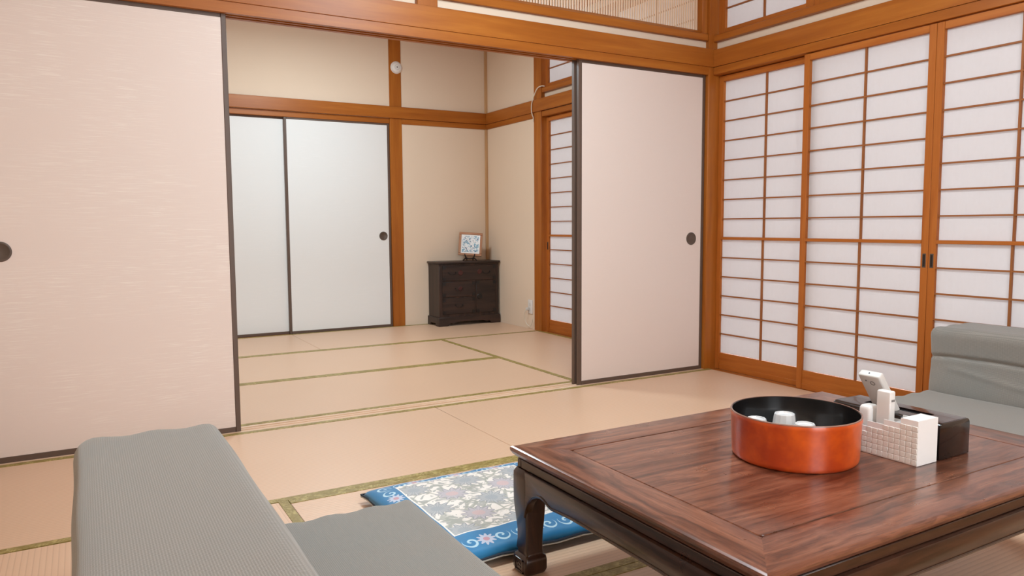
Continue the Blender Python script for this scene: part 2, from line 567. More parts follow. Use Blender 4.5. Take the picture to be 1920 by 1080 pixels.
# far room
y0 = SILL
tatami(-W, 0, y0, y0 + 2 * W, 'y')
tatami(-3 * W, -W, y0, y0 + W, 'x'); tatami(-3 * W, -W, y0 + W, y0 + 2 * W, 'x')
tatami(-4 * W, -3 * W, y0, y0 + 2 * W, 'y')
tatami(-2 * W, 0, y0 + 2 * W, y0 + 3 * W, 'x'); tatami(-4 * W, -2 * W, y0 + 2 * W, y0 + 3 * W, 'x')
# hall behind the camera
hall = box(XL - .1, .12, -4.75, -3 * W - .1, -.14, 0).obj('floor_hall', 'floor_wood_x')
tag(hall, 'wooden hall floor behind the viewpoint', 'floor', kind='structure')

# ---- sill with two grooves under the sliding doors
TR = [(0, .024), (.047, .058), (.081, .105)]     # ridges; the grooves lie between
G1, G2 = .0355, .0695                             # the groove centres
m = box(XL, .0, 0, SILL, -.055, -.004)
for a, b in TR: m.box(XL, -.035, a, b, -.004, .0)
tag(m.obj('trim_1', 'sill_wood_x'), 'pale grooved wooden sill on the floor between the two rooms', 'sill', kind='structure')

# ---- lintel, picture rail band and plaster above it
m = box(XL, -.035, 0, SILL, 1.787, 1.815)
for a, b in TR: m.box(XL, -.035, a, b, 1.77, 1.787)
tag(m.obj('trim_2', 'wood_x'), 'grooved wooden lintel above the opening between the rooms', 'lintel', kind='structure')
tag(box(XL, -.0005, -.005, -.0002, 1.8150, 1.92).obj('trim_3', 'wood_x', bevel=.0012, seg=1), 'broad orange wooden rail facing the viewer above the opening', 'rail', kind='structure')
tag(box(XL, -.036, SILL + .0005, SILL + .014, 1.8155, 1.92).obj('trim_4', 'wood_x', bevel=.003, seg=1), 'broad wooden rail on the far side of the opening', 'rail', kind='structure')
m = box(-1.79, -.035, .028, .077, 1.815, 1.965).box(XL, -1.895, .028, .077, 1.815, 1.965)
m.box(-1.79, -.035, .028, .077, 2.44, CEIL).box(XL, -1.895, .028, .077, 2.44, CEIL)
tag(m.obj('wall_partition', 'plaster'), 'narrow cream plaster strip between rail and slatted transom', 'wall', kind='structure')
tag(box(-1.895, -1.79, 0, SILL, 1.816, CEIL).obj('trim_5', 'wood_z', bevel=.003, seg=1), 'wooden post above the rail at the middle of the opening', 'post', kind='structure')
tag(box(-.035, .115, 0, SILL, -.05, CEIL).obj('trim_6', 'wood_z', bevel=.003, seg=1), 'wooden corner post beside the closed sliding door', 'post', kind='structure')

# slatted transom over the partition
ran = empty('transom_lattice', (-.9125, .0525, 1.9655))
tag(ran, 'wooden transom of fine vertical slats above the opening', 'transom')
hw = .877
box(-hw, hw, -.045, .045, 0, .042).obj('lower_rail', 'wood_x', ran, bevel=.003, seg=1)
box(-hw, hw, -.045, .045, .43, .474).obj('upper_rail', 'wood_x', ran, bevel=.003, seg=1)
sm = box(-.02, .02, -.035, .035, .0, .388).mesh('side_stile', 'wood_z', bevel=.002, seg=1)
for s in (-1, 1): link('side_stile', sm, ran, (s * (hw - .02), 0, .042))
bv = MB().prism([(-.04, .0), (-.012, .0), (-.012, .022)], -hw + .04, hw - .04, 'x')
bv.obj('bevel_strip', 'wood_x', ran, (0, 0, .042))
slat = box(-.0038, .0038, -.004, .004, 0, .388).mesh('slat', 'slat_wood_z')
ns = 96
for i in range(ns):
    link('slat', slat, ran, (-hw + .05 + (2 * hw - .1) * i / (ns - 1), .006, .042))
tag(box(XL, -1.896, .01, .095, 1.966, 2.44).obj('trim_7', 'wood_x'), 'wooden board closing the transom beside the middle post', 'transom board', kind='structure')

# ---- right wall of the near room
tag(box(0, SILL, -2.68, -.0005, -.055, -.002).obj('trim_8', 'wood_y'), 'wooden sill under the paper lattice doors', 'sill', kind='structure')
tag(MB().box(0, SILL, -2.68, -.0005, H, 1.815).box(.082, SILL, -2.68, -.0005, 1.735, H).obj('trim_9', 'wood_y', bevel=.002, seg=1), 'wooden lintel above the paper lattice doors', 'lintel', kind='structure')  # second box: unseen lip added to block light over the doors
tag(box(-.005, -.0002, -2.77, -.0055, 1.8150, 1.915).obj('trim_10', 'wood_y', bevel=.0012, seg=1), 'broad orange wooden rail above the paper lattice doors', 'rail', kind='structure')
m = box(.03, .09, -2.68, -.0005, 1.816, 1.962).box(.03, .09, -2.68, -.0005, 2.44, CEIL)
tag(m.obj('wall_right', 'plaster'), 'narrow cream plaster strip above the lattice doors', 'wall', kind='structure')
tag(box(0, SILL, -2.68, -.0005, 1.9625, 2.0).obj('trim_11', 'wood_y', bevel=.002, seg=1), 'wooden sill of the small upper paper windows', 'sill', kind='structure')
tag(box(0, SILL, -2.68, -.0005, 2.40, 2.4395).obj('trim_12', 'wood_y', bevel=.002, seg=1), 'wooden head above the small upper paper windows', 'head rail', kind='structure')
tag(box(-.004, .1, -2.79, -2.6805, -.05, CEIL).obj('trim_13', 'wood_z', bevel=.003, seg=1), 'wooden post at the near end of the lattice doors', 'post', kind='structure')

# ---- far room: back wall, right wall
YB = D
m = box(-.84, .1, YB, YB + .1, -.05, CEIL).box(-2.74, -.95, YB, YB + .1, 1.815, CEIL).box(XL - .1, -2.85, YB, YB + .1, -.05, CEIL)
m.box(-2.85, -.84, YB + .11, YB + .15, -.05, CEIL)
tag(m.obj('wall_back', 'plaster'), 'beige plaster back wall of the far room', 'wall', kind='structure')
tag(box(-.95, -.84, YB - .007, YB + .1, -.05, CEIL).obj('trim_14', 'wood_z', bevel=.003, seg=1), 'wooden post beside the white closet doors', 'post', kind='structure')
tag(box(-2.85, -2.74, YB - .007, YB + .1, -.05, CEIL).obj('trim_15', 'wood_z', bevel=.003, seg=1), 'wooden post at the hidden end of the closet doors', 'post', kind='structure')
tag(box(-2.74, -.95, YB + .004, YB + .1, H, 1.8145).obj('trim_16', 'wood_x', bevel=.002, seg=1), 'wooden lintel above the white closet doors', 'lintel', kind='structure')
tag(box(XL, -.0145, YB - .022, YB - .0075, 1.815, 1.915).obj('trim_17', 'wood_x', bevel=.003, seg=1), 'wooden rail along the back wall of the far room', 'rail', kind='structure')
tag(box(-.84, -.006, YB - .010, YB - .0005, H, 1.8145).obj('trim_18', 'wood_x', bevel=.002, seg=1), 'thin wooden strip under the back wall rail above the chest', 'strip', kind='structure')
tag(box(-2.74, -.95, YB + .004, YB + .1, -.05, -.002).obj('trim_19', 'wood_x'), 'wooden sill under the white closet doors', 'sill', kind='structure')
tag(MB().box(-.022, -.0005, YB - .022, YB - .0005, -.05, 1.7695).box(-.022, -.0005, YB - .022, YB - .0005, 1.9155, CEIL).obj('trim_20', 'ceiling_wood_z'), 'thin wooden corner strip behind the dark chest', 'strip', kind='structure')
tag(box(XL, -.0005, YB - .03, YB - .0005, 2.487, CEIL).obj('trim_21', 'shoji_wood_x'), 'wooden ceiling moulding along the back wall', 'moulding', kind='structure')

m = box(0, .1, 2.03, YB + .1, -.05, CEIL).box(.03, .09, SILL, 1.915, 1.816, 1.962).box(.03, .09, SILL, 1.915, 2.44, CEIL)
tag(m.obj('wall_right_far_room', 'plaster'), 'beige plaster wall of the far room with outlet', 'wall', kind='structure')
tag(box(-.006, .1, 1.915, 2.03, -.05, CEIL).obj('trim_22', 'wood_z', bevel=.003, seg=1), 'wooden post between outlet wall and far lattice doors', 'post', kind='structure')
tag(box(-.02, -.0065, SILL + .015, YB - .0225, 1.815, 1.915).obj('trim_23', 'wood_y', bevel=.003, seg=1), 'wooden rail along the right wall of the far room', 'rail', kind='structure')
tag(MB().box(0, SILL, SILL, 1.915, H, 1.8145).box(.082, SILL, SILL, 1.915, 1.735, H).box(-.010, -.0005, 2.03, YB - .011, H, 1.8145).obj('trim_24', 'wood_y', bevel=.002, seg=1), 'wooden lintel above the far lattice doors', 'lintel', kind='structure')  # its lower rear lip is added, out of sight, to stop light leaking in
tag(box(0, SILL, SILL, 1.915, -.055, -.002).obj('trim_25', 'wood_y'), 'wooden sill under the far lattice doors', 'sill', kind='structure')
tag(box(0, SILL, SILL, 1.915, 1.9625, 2.0).obj('trim_26', 'wood_y', bevel=.002, seg=1), 'wooden sill of the far upper paper window', 'sill', kind='structure')
tag(box(0, SILL, SILL, 1.915, 2.40, 2.4395).obj('trim_27', 'wood_y', bevel=.002, seg=1), 'wooden head above the far upper paper window', 'head rail', kind='structure')
tag(box(-.03, -.0005, SILL + .015, YB - .031, 2.487, CEIL).obj('trim_28', 'shoji_wood_y'), 'wooden ceiling moulding along the far right wall', 'moulding', kind='structure')

# ---- left walls, hall, ceiling (outside the picture, they close the place)
tag(box(XL - .1, XL, -4.75, YB + .1, -.05, CEIL).obj('wall_left', 'plaster'), 'plaster wall closing both rooms on the left', 'wall', kind='structure')
m = box(.02, .12, -4.75, -2.79, 0, CEIL)
tag(m.obj('wall_hall_right', 'plaster'), 'plaster wall of the hall behind the viewpoint', 'wall', kind='structure')
m = box(XL - .1, -2.85, -4.85, -4.75, 0, CEIL).box(-1.8, .12, -4.85, -4.75, 0, CEIL).box(-2.85, -1.8, -4.85, -4.75, 1.95, CEIL).box(-2.85, -1.8, -4.85, -4.75, 0, .12)
tag(m.obj('wall_hall_back', 'plaster'), 'plaster wall with a tall window behind the viewpoint', 'wall', kind='structure')
cl = box(XL - .1, .12, -4.85, YB + .15, CEIL, CEIL + .06).obj('ceiling', 'ceiling_wood_x')
tag(cl, 'boarded wooden ceiling above both rooms', 'ceiling', kind='structure')

# ================================================================== SLIDING DOORS
pull_prof = [(0, -.0005), (.026, -.0005), (.0295, -.0035), (.034, -.0045), (.0375, -.0025), (.038, .002), (0, .002)]
pull_mesh = MB().lathe([(r, h) for r, h in pull_prof], 40, 'y').mesh('door_pull', 'dark_metal', smooth=True)
door_no = [0]
def fusuma(x0, x1, yc, pulls, paper, label, height=1.778, cat='sliding door'):
    door_no[0] += 1
    d = empty('door_%d' % door_no[0], ((x0 + x1) / 2, yc, 0))
    tag(d, label, cat, kind='structure')
    w_ = (x1 - x0) / 2
    z0 = -.002
    fr = .021
    st = box(0, fr, -.0115, .0115, z0, height).mesh('frame_stile', 'lacquer_frame', bevel=.002, seg=1)
    link('frame_stile', st, d, (-w_, 0, 0)); link('frame_stile', st, d, (w_ - fr, 0, 0))
    rl = box(-w_ + fr, w_ - fr, -.0105, .0105, 0, .024).mesh('frame_rail', 'lacquer_frame', bevel=.002, seg=1)
    link('frame_rail', rl, d, (0, 0, z0)); link('frame_rail', rl, d, (0, 0, height - .024))
    box(-w_ + fr, w_ - fr, -.0085, .0085, z0 + .024, height - .024).obj('paper_panel', paper, d)
    for px in pulls:
        link('door_pull', pull_mesh, d, (px - (x0 + x1) / 2, -.0088, .80))
    return d
fusuma(-.957, -.037, G1, [-.134], 'fusuma_plain', 'pale pink paper sliding door beside the lattice doors')
fusuma(-.965, -.045, G2, [], 'fusuma_paper', 'paper sliding door stacked behind the one beside the lattice doors')
fusuma(-3.665, -2.745, G1, [-3.574], 'fusuma_paper', 'large pale pink paper sliding door nearest the viewer with sheen glints painted as fine streaks')
fusuma(-3.672, -2.752, G2, [], 'fusuma_paper', 'paper sliding door hidden behind the large streaked one')
fusuma(-1.850, -.951, YB + .022, [-1.022], 'fusuma_white', 'white closet door with a round dark pull in the far room')
fusuma(-2.739, -1.826, YB + .050, [], 'fusuma_white', 'white closet door partly hidden behind the streaked door')

# ---- paper lattice doors.  Local x runs along the wall, -y faces the room.
def lattice(name, label, cat, loc, w_, zs, mid=None, stile=.034, top=None, foot=None, cols=2, pulls=()):
    """zs: ascending heights of the horizontal lines (first = lower edge of paper, last = upper edge)"""
    d = empty(name, loc, -pi / 2)
    tag(d, label, cat, kind='structure')
    dep = .013
    ztop = top if top else zs[-1] + .03
    zbot = foot if foot is not None else zs[0] - .03
    st = box(0, stile, -dep, dep, zbot, ztop).mesh('stile', 'shoji_wood_z', bevel=.0015, seg=1)
    link('stile', st, d, (0, 0, 0)); link('stile', st, d, (w_ - stile, 0, 0))
    box(stile, w_ - stile, -dep + .001, dep - .001, zs[-1], ztop).obj('top_rail', 'shoji_wood_x', d, bevel=.0015, seg=1)
    if zs[0] - zbot > .06:
        box(stile, w_ - stile, -dep + .005, dep - .005, zbot + .03, zs[0] - .001).obj('kick_board', 'shoji_wood_x', d)
        box(stile, w_ - stile, -dep + .001, dep - .001, zbot, zbot + .03).obj('bottom_rail', 'shoji_wood_x', d, bevel=.0015, seg=1)
    else:
        box(stile, w_ - stile, -dep + .001, dep - .001, zbot, zs[0]).obj('bottom_rail', 'shoji_wood_x', d, bevel=.0015, seg=1)
    wi = w_ - 2 * stile
    secs = [(zs, 0.0)]
    if mid is not None:
        k = zs.index(mid)
        secs = [(zs[:k + 1], -.004), (zs[k:], .002)]
        box(stile, w_ - stile, -dep - .004, dep - .002, mid - .008, mid + .008).obj('middle_rail', 'shoji_wood_x', d, bevel=.001, seg=1)
    hb = box(-wi / 2, wi / 2, -.0065, .0055, -.0036, .0036).mesh('bar', 'bar_wood_x')
    for zz, dy in secs:
        for z in zz[1:-1]:
            link('bar', hb, d, (w_ / 2, dy, z))
        if zz[0] != mid and mid is not None: pass
        vb = box(-.0042, .0042, -.0065, .0055, zz[0], zz[-1]).mesh('bar', 'bar_wood_z')
        for c in range(1, cols):
            link('bar', vb, d, (stile + wi * c / cols, dy - .0003, 0))
        cell = {}
        for a, b in zip(zz, zz[1:]):
            key = round(b - a, 4)
            if key not in cell:
                cell[key] = box(-wi / cols / 2, wi / cols / 2, 0, .0012, 0, b - a).mesh('paper_pane', 'shoji_paper')
            for c in range(cols):
                link('paper_pane', cell[key], d, (stile + wi * (c + .5) / cols, dy + .0056, a))
    for px in pulls:
        p = box(-.0085, .0085, -.0012, .004, -.032, .032).obj('finger_pull', 'dark_metal', d, (px, -dep, .715), bevel=.001, seg=1)
        box(-.005, .005, -.0016, .002, -.027, .027).obj('recess', 'black_metal', p)
    return d
PZ = .1165
ZS = [.80 + PZ * k for k in range(-6, 9)]
MID = ZS[6]
SW = .70
NEAR, FAR = .024, .062
kw = dict(w_=SW, zs=ZS, mid=MID, top=1.7655, foot=-.001)
lattice('door_7', 'paper lattice door next to the corner post', 'lattice door', (FAR, -.001, 0), **kw)
lattice('door_8', 'paper lattice door second from the corner post, behind the red bowl', 'lattice door', (NEAR, -.64, 0), pulls=(SW - .017,), **kw)
lattice('door_9', 'paper lattice door rising behind the grey floor chair backrest', 'lattice door', (NEAR, -1.341, 0), pulls=(.017,), **kw)
lattice('door_10', 'paper lattice door farthest from the corner post', 'lattice door', (FAR, -1.979, 0), **kw)
lattice('door_11', 'narrow visible lattice door in the far room beside the post', 'lattice door', (FAR - .01, 1.905, 0), .925, ZS, MID, top=1.7655, foot=-.001, pulls=(.017,))
lattice('door_12', 'far room lattice door hidden behind the closed sliding door', 'lattice door', (NEAR, 1.035, 0), .925, ZS, MID, top=1.7655, foot=-.001)
TZ = [2.034 + PZ * k for k in range(4)]
TZ[-1] = 2.376
for i in range(4):
    lattice('window_%d' % (i + 1), ['small upper paper window in the corner above the lattice doors', 'small upper paper window second from the corner',
            'small upper paper window third from the corner', 'small upper paper window fourth from the corner'][i], 'window',
            (.045, -.006 - .668 * i, 0), .667, TZ, None, stile=.05 if i == 0 else .034, top=2.399, foot=2.001)
for i in range(2):
    lattice('window_%d' % (5 + i), ['small upper paper window in the far room beside the cord', 'small upper far room window seen through the transom slats'][i], 'window',
            (.045, 1.905 - .898 * i, 0), .897, TZ, None, top=2.399, foot=2.001)

# ================================================================== LOW TABLE
TT = .325
TX0, TX1, TY0, TY1 = -2.385, -1.175, -2.535, -1.705
tcx, tcy = (TX0 + TX1) / 2, (TY0 + TY1) / 2
hx, hy = (TX1 - TX0) / 2, (TY1 - TY0) / 2
tab = empty('low_table', (tcx, tcy, 0))
tag(tab, 'low dark reddish wooden table with carved curved legs and framed top', 'table')
# top: four mitred frame members with a rounded edge, and the inset panel
prof = [(.0, .0), (-.003, -.0035), (-.0005, -.010), (.004, -.018), (.012, -.026), (.020, -.029)]   # (inset from the edge, z below the top), rounded nose
BW = .112
def member(dirx):
    """frame member along x (at -y side) in local coordinates with mitred ends"""
    L, Wd = (hx, hy) if dirx else (hy, hx)
    m = MB()
    sec = [(.0085, 0), (.006, -.0003), (.0015, -.0022), (0, -.006), (.001, -.012), (.006, -.020), (.014, -.027), (.022, -.029), (BW - .0015, -.029), (BW - .0015, -.0014), (BW - .0022, -.0003), (BW - .004, 0)]
    n = len(sec)
    for s in (-1, 1):
        for ins, z in sec:
            a = s * (L - ins); b = -(Wd - ins)
            m.v.append((a, b, z) if dirx else (b, a, z))
    for i in range(n):
        m.f.append((i, (i + 1) % n, n + (i + 1) % n, n + i))
    m.f.append(tuple(range(n))); m.f.append(tuple(range(2 * n - 1, n - 1, -1)))
    return m
mx = member(True).mesh('top_frame', 'table_wood_x', smooth=True, angle=.32)
my = member(False).mesh('top_frame', 'table_wood_y', smooth=True, angle=.32)
link('top_frame', mx, tab, (0, 0, TT)); link('top_frame', mx, tab, (0, 0, TT), (0, 0, pi))
link('top_frame', my, tab, (0, 0, TT)); link('top_frame', my, tab, (0, 0, TT), (0, 0, pi))
px_, py_ = hx - BW - .0012, hy - BW - .0012
rc = .012
poly = []
for sx, sy, a0 in ((1, 1, 0), (-1, 1, 90), (-1, -1, 180), (1, -1, 270)):
    for k in range(5):
        a = radians(a0 + 90 * k / 4)
        poly.append((sx * (px_ - rc) + rc * cos(a), sy * (py_ - rc) + rc * sin(a)))
MB().prism(poly, TT - .026, TT - .0006, 'z').obj('top_panel', 'table_wood_x', tab, bevel=.0015, seg=1)
# waist under the top
wi = .014
for s in (-1, 1):
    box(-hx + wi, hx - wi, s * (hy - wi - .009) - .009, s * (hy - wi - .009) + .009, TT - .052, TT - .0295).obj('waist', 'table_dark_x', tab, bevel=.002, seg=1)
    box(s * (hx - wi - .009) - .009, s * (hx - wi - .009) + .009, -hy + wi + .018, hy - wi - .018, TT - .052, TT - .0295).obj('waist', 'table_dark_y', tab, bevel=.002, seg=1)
# aprons with the curved bracket ends
ZA1, ZA0 = TT - .0525, .219
def apron_poly(L):
    pts = [(-L, ZA1), (L, ZA1)]
    half = [(L, .15), (L - .006, .172), (L - .018, .194), (L - .036, .212), (L - .058, .223), (L - .074, .226), (L - .092, .223), (L - .108, .215), (L - .122, .2125), (L - .15, .215), (L - .20, .2185), (L - .26, ZA0)]
    pts += half + [(-a, z) for a, z in reversed(half)]
    return pts
LEGW = .066
Lx, Ly = hx - .008 - LEGW + .012, hy - .008 - LEGW + .012
for s in (-1, 1):
    ya = s * (hy - .0165)
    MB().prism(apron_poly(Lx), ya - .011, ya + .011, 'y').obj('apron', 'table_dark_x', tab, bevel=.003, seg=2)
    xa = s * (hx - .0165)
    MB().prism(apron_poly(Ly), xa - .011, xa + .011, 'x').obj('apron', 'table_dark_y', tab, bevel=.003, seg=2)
    # raised bead along the lower edge
    for ax, L, pos in (('y', Lx, s * (hy - .0058)), ('x', Ly, s * (hx - .0058))):
        pp = [q for q in apron_poly(L)[2:]]
        pts = [(a, pos, z + .006) if ax == 'y' else (pos, a, z + .006) for a, z in pp]
        MB().tube(pts, .0026, 6).obj('bead', 'table_dark_x', tab, smooth=True)
# legs: square section lofted along a carved outline; (z, outer inset, width)
leg_prof = [(0, .012, .052), (.004, .007, .060), (.012, .004, .066), (.036, .004, .066), (.046, .007, .061), (.050, .013, .050), (.056, .013, .050), (.064, .010, .052), (.085, .012, .050),
            (.110, .012, .051), (.135, .010, .055), (.160, .0075, .059), (.185, .0055, .062), (.215, .005, .066), (.250, .005, .066), (.262, .0055, .064), (.268, .009, .058), (TT - .0525, .011, .050)]
m = MB(); rb = .006
rings = []
for z, ins, wd in leg_prof:
    st_ = len(m.v)
    for cxs, cys, a0 in ((1, 1, 0), (0, 1, 90), (0, 0, 180), (1, 0, 270)):
        for k in range(4):
            a = radians(a0 + 30 * k)
            x = ins + (wd - rb if cxs else rb) + rb * cos(a)
            y = ins + (wd - rb if cys else rb) + rb * sin(a)
            m.v.append((x, y, z))
    rings.append(list(range(st_, st_ + 16)))
for A, B in zip(rings, rings[1:]):
    for k in range(16): m.f.append((A[k], A[(k + 1) % 16], B[(k + 1) % 16], B[k]))
m.f.append(tuple(reversed(rings[0]))); m.f.append(tuple(rings[-1]))
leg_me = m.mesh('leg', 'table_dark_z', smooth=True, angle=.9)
def ring_motif(u0, u1, z0, z1, t_):
    mm = MB()
    for a, b, c, d in ((u0, u1, z0, z0 + t_), (u0, u1, z1 - t_, z1), (u0, u0 + t_, z0, z1), (u1 - t_, u1, z0, z1)):
        mm.box(a, b, -.0014, .0014, c, d)
    return mm
for sx, sy, rz in ((-1, -1, 0), (1, -1, pi / 2), (1, 1, pi), (-1, 1, -pi / 2)):
    lg = link('leg', leg_me, tab, (sx * hx, sy * hy, 0), (0, 0, rz))
    for rr, loc in ((0, (0, .004, 0)), (pi / 2, (.004, 0, 0))):
        mo = ring_motif(.017, .057, .007, .041, .0035)
        mo.box(.029, .045, -.0014, .0014, .018, .0215).box(.029, .045, -.0014, .0014, .0265, .030).box(.029, .0325, -.0014, .0014, .018, .030)
        mo.obj('foot_carving', 'table_dark_z', lg, loc, (0, 0, rr))

# ================================================================== FLOOR CHAIRS
def ripple(amp):
    def fn(p):
        e = max(0.0, (abs(p.y) - .46) / .08)
        p.z += amp * e * sin(p.x * 62 + 1.0) * (p.z > .1)
        p.x += amp * .25 * sin(p.y * 17 + p.z * 6)
        return p
    return fn
LCH = 1.08
def back_fn(p):
    p = ripple(.004)(p)
    # seam across the front and a slight swell above and below it
    front = max(0.0, min(1.0, (p.x + .02) / .13))
    sw = .010 * (cos((p.z - .345) * 2 * pi / .26) * -1) * front
    groove = -.011 * math.exp(-((p.z - .352 + .008 * sin(p.y * 5)) / .007) ** 2) * front
    u_ = (p.y + .45) / .5
    groove += .004 * math.exp(-((p.z - .315 + .07 * u_) / .010) ** 2) * front * (0 < u_ < 1)
    p.x += sw * .5 + groove
    # plump ends: corners sink a little
    e = max(0.0, (abs(p.y) - .44) / .10)
    if p.z > .3: p.z -= .006 * e * e
    return p
def seat_fn(p):
    p = ripple(.004)(p)
    p.z += .008 * cos(p.x / .44 * pi) * cos(p.y / 1.08 * pi) * (p.z > .1)
    return p
chair = empty('floor_chair', (-3.345, -2.170, 0))
tag(chair, 'grey mesh fabric floor chair with its back to the viewer beside the blue cushion', 'floor chair', 'grey floor chairs at the low table')
bk = rounded(.268, LCH, .474, .034, (12, 44, 60), back_fn).mesh('backrest', 'chair_fabric', smooth=True, angle=2)
st = rounded(.436, LCH - .02, .216, .02, 40, seat_fn).mesh('seat', 'chair_fabric', smooth=True, angle=2)
link('backrest', bk, chair, (.136, 0, 0)); link('seat', st, chair, (.495, 0, 0))
ch2 = chair.copy(); C.objects.link(ch2)
ch2.location = (-.098, -2.120, 0); ch2.rotation_euler = (0, 0, pi)
ch2['label'] = 'grey mesh fabric floor chair facing the viewer in front of the lattice doors'
for c_ in list(chair.children):
    k = c_.copy(); C.objects.link(k); k.parent = ch2

# ================================================================== FLOOR CUSHION
zc = empty('floor_cushion', (-2.262, -1.374, 0))
tag(zc, 'square floor cushion with pale flower field and blue scrolled border', 'cushion')
def cushion():
    m = MB(); N = 44; hf = .308; T = .030
    idx = {}
    def co(i): return -hf + 2 * hf * i / N
    for side in (1, -1):
        for i in range(N + 1):
            for j in range(N + 1):
                x, y = co(i), co(j)
                ex, ey = abs(x) / hf, abs(y) / hf
                th = ((1 - ex ** 6) * (1 - ey ** 6)) ** .42
                pull = 1 - .035 * (1 - (ex * ey) ** 2) * max(ex, ey) ** 8
                z = .030 + side * T * th * (1 if side > 0 else .95)
                z += .0018 * sin(x * 46) * sin(y * 40) * th
                if side < 0 and (i in (0, N) or j in (0, N)): continue
                m.v.append((x * pull, y * pull, max(z, .0015)))
                idx[(side, i, j)] = len(m.v) - 1
    for side in (1, -1):
        for i in range(N):
            for j in range(N):
                q = [idx.get((side, a, b), idx.get((1, a, b))) for a, b in ((i, j), (i + 1, j), (i + 1, j + 1), (i, j + 1))]
                m.f.append(tuple(q))
    return m
cushion().obj('cover', 'zabuton_print', zc, smooth=True, angle=2.5)
e = .2985
def edge_pts(off, z):
    pts = []
    for (x0, y0_, x1, y1_) in ((-e, -e, e, -e), (e, -e, e, e), (e, e, -e, e), (-e, e, -e, -e)):
        for k in range(14):
            f = k / 14
            b = 1 + .03 * (abs(2 * f - 1) ** 8)
            pts.append(((x0 + (x1 - x0) * f) * b * (1 + off), (y0_ + (y1_ - y0_) * f) * b * (1 + off), z + .002 * sin(k * 2.1)))
    pts.append(pts[0])
    return pts
MB().tube(edge_pts(.004, .0275), .0035, 6).obj('piping', 'piping_navy', zc, smooth=True)
MB().tube(edge_pts(.006, .0215), .0022, 6).obj('trim_cord', 'piping_white', zc, smooth=True)

# ================================================================== THINGS ON THE TABLE
TOP = TT + .0003
# bowl
bw = empty('lacquer_bowl', (-1.8335, -2.1326, TOP))
tag(bw, 'round red lacquer bowl with black inside holding white cups', 'bowl')
R, Rb, hb_ = .1498, .1452, .1113
MB().lathe([(0, .003), (.132, .003), (.134, 0), (.139, 0), (Rb - .001, .005), (Rb + .0005, .012), (R - .0012, hb_ - .014), (R - .0002, hb_ - .012), (R, hb_ - .003), (R - .0012, hb_ - .0005)], 96).obj('outside', 'bowl_red', bw, smooth=True, angle=.9)
MB().lathe([(R - .0012, hb_ - .0005), (R - .0028, hb_), (R - .0045, hb_ - .001), (Rb - .006, .022), (Rb - .014, .010), (Rb - .03, .007), (0, .007)], 96).obj('lining', 'bowl_black', bw, smooth=True, angle=.9)
MB().lathe([(R - .0005, hb_ - .0025), (R + .0004, hb_ - .0015), (R - .0002, hb_ + .0004), (R - .0016, hb_ + .0010), (R - .003, hb_ + .0004)], 96).obj('rim', 'bowl_rim', bw, smooth=True)
# cups, upside down in the bowl
cup_prof = [(.0, .069), (.019, .069), (.0200, .0725), (.0235, .0725), (.0250, .0710), (.0262, .066), (.0345, .008), (.0358, .0), (.0335, 0), (.0330, .008), (.0265, .054), (.0, .060)]
cup_me = MB().lathe(cup_prof, 12).mesh('tea_cup', 'porcelain', smooth=True, angle=.35)
for (x, y, dz, s, lab) in ((-1.785, -2.062, .003, 1.0, 'tallest white cup upside down among those in the red bowl'),
                           (-1.866, -2.0435, 0, .93, 'small white cup upside down behind the bowl rim, leftmost of three'),
                           (-1.806, -2.141, 0, .93, 'small white cup upside down in the bowl, lowest of three')):
    c_ = link('tea_cup', cup_me, None, (x, y, TOP + .0072))
    c_.scale = (s, s, s * 1.04); c_.rotation_euler = (0, 0, x * 40)
    tag(c_, lab, 'cup', 'white cups in the bowl')

# lacquered tissue box
bx0, bx1, by0, by1, bh = -1.577, -1.452, -2.338, -2.046, .088
tb = empty('tissue_box', ((bx0 + bx1) / 2, (by0 + by1) / 2, TOP))
tag(tb, 'black lacquered tissue box with an open slot behind the white holder', 'tissue box')
hx_, hy_ = (bx1 - bx0) / 2, (by1 - by0) / 2
bm_ = MB()
sec = []
rr = .014
for k in range(7):
    a = pi / 2 * k / 6
    sec.append((hx_ - rr + rr * cos(a), bh - rr + rr * sin(a)))
sec = [(hx_, .0)] + sec + [(.016, bh), (.016, bh - .006), (hx_ - .006, bh - .006), (hx_ - .006, 0)]
MB().prism(sec, -hy_ + .004, hy_ - .004, 'y').obj('side_shell', 'black_lacquer', tb, smooth=True, angle=.6)
MB().prism([(-a, b) for a, b in sec], -hy_ + .004, hy_ - .004, 'y').obj('side_shell', 'black_lacquer', tb, smooth=True, angle=.6)
for s in (-1, 1):
    e0, e1 = sorted((s * (hy_ - .004), s * hy_))
    pe = [(hx_, 0)] + [(hx_ - rr + rr * cos(pi / 2 * k / 6), bh - rr + rr * sin(pi / 2 * k / 6)) for k in range(7)]
    pe = pe + [(-a, b) for a, b in reversed(pe)]
    MB().prism(pe, e0, e1, 'y').obj('end_panel', 'black_lacquer', tb, bevel=.0015, seg=2)
    f0, f1 = sorted((s * (hy_ - .0042), s * (hy_ - .06)))
    box(-.0162, .0162, f0, f1, bh - .006, bh).obj('slot_end', 'black_lacquer', tb)
box(-hx_ + .008, hx_ - .008, -hy_ + .01, hy_ - .01, .002, bh - .03).obj('tissues', 'paper_tissue', tb)

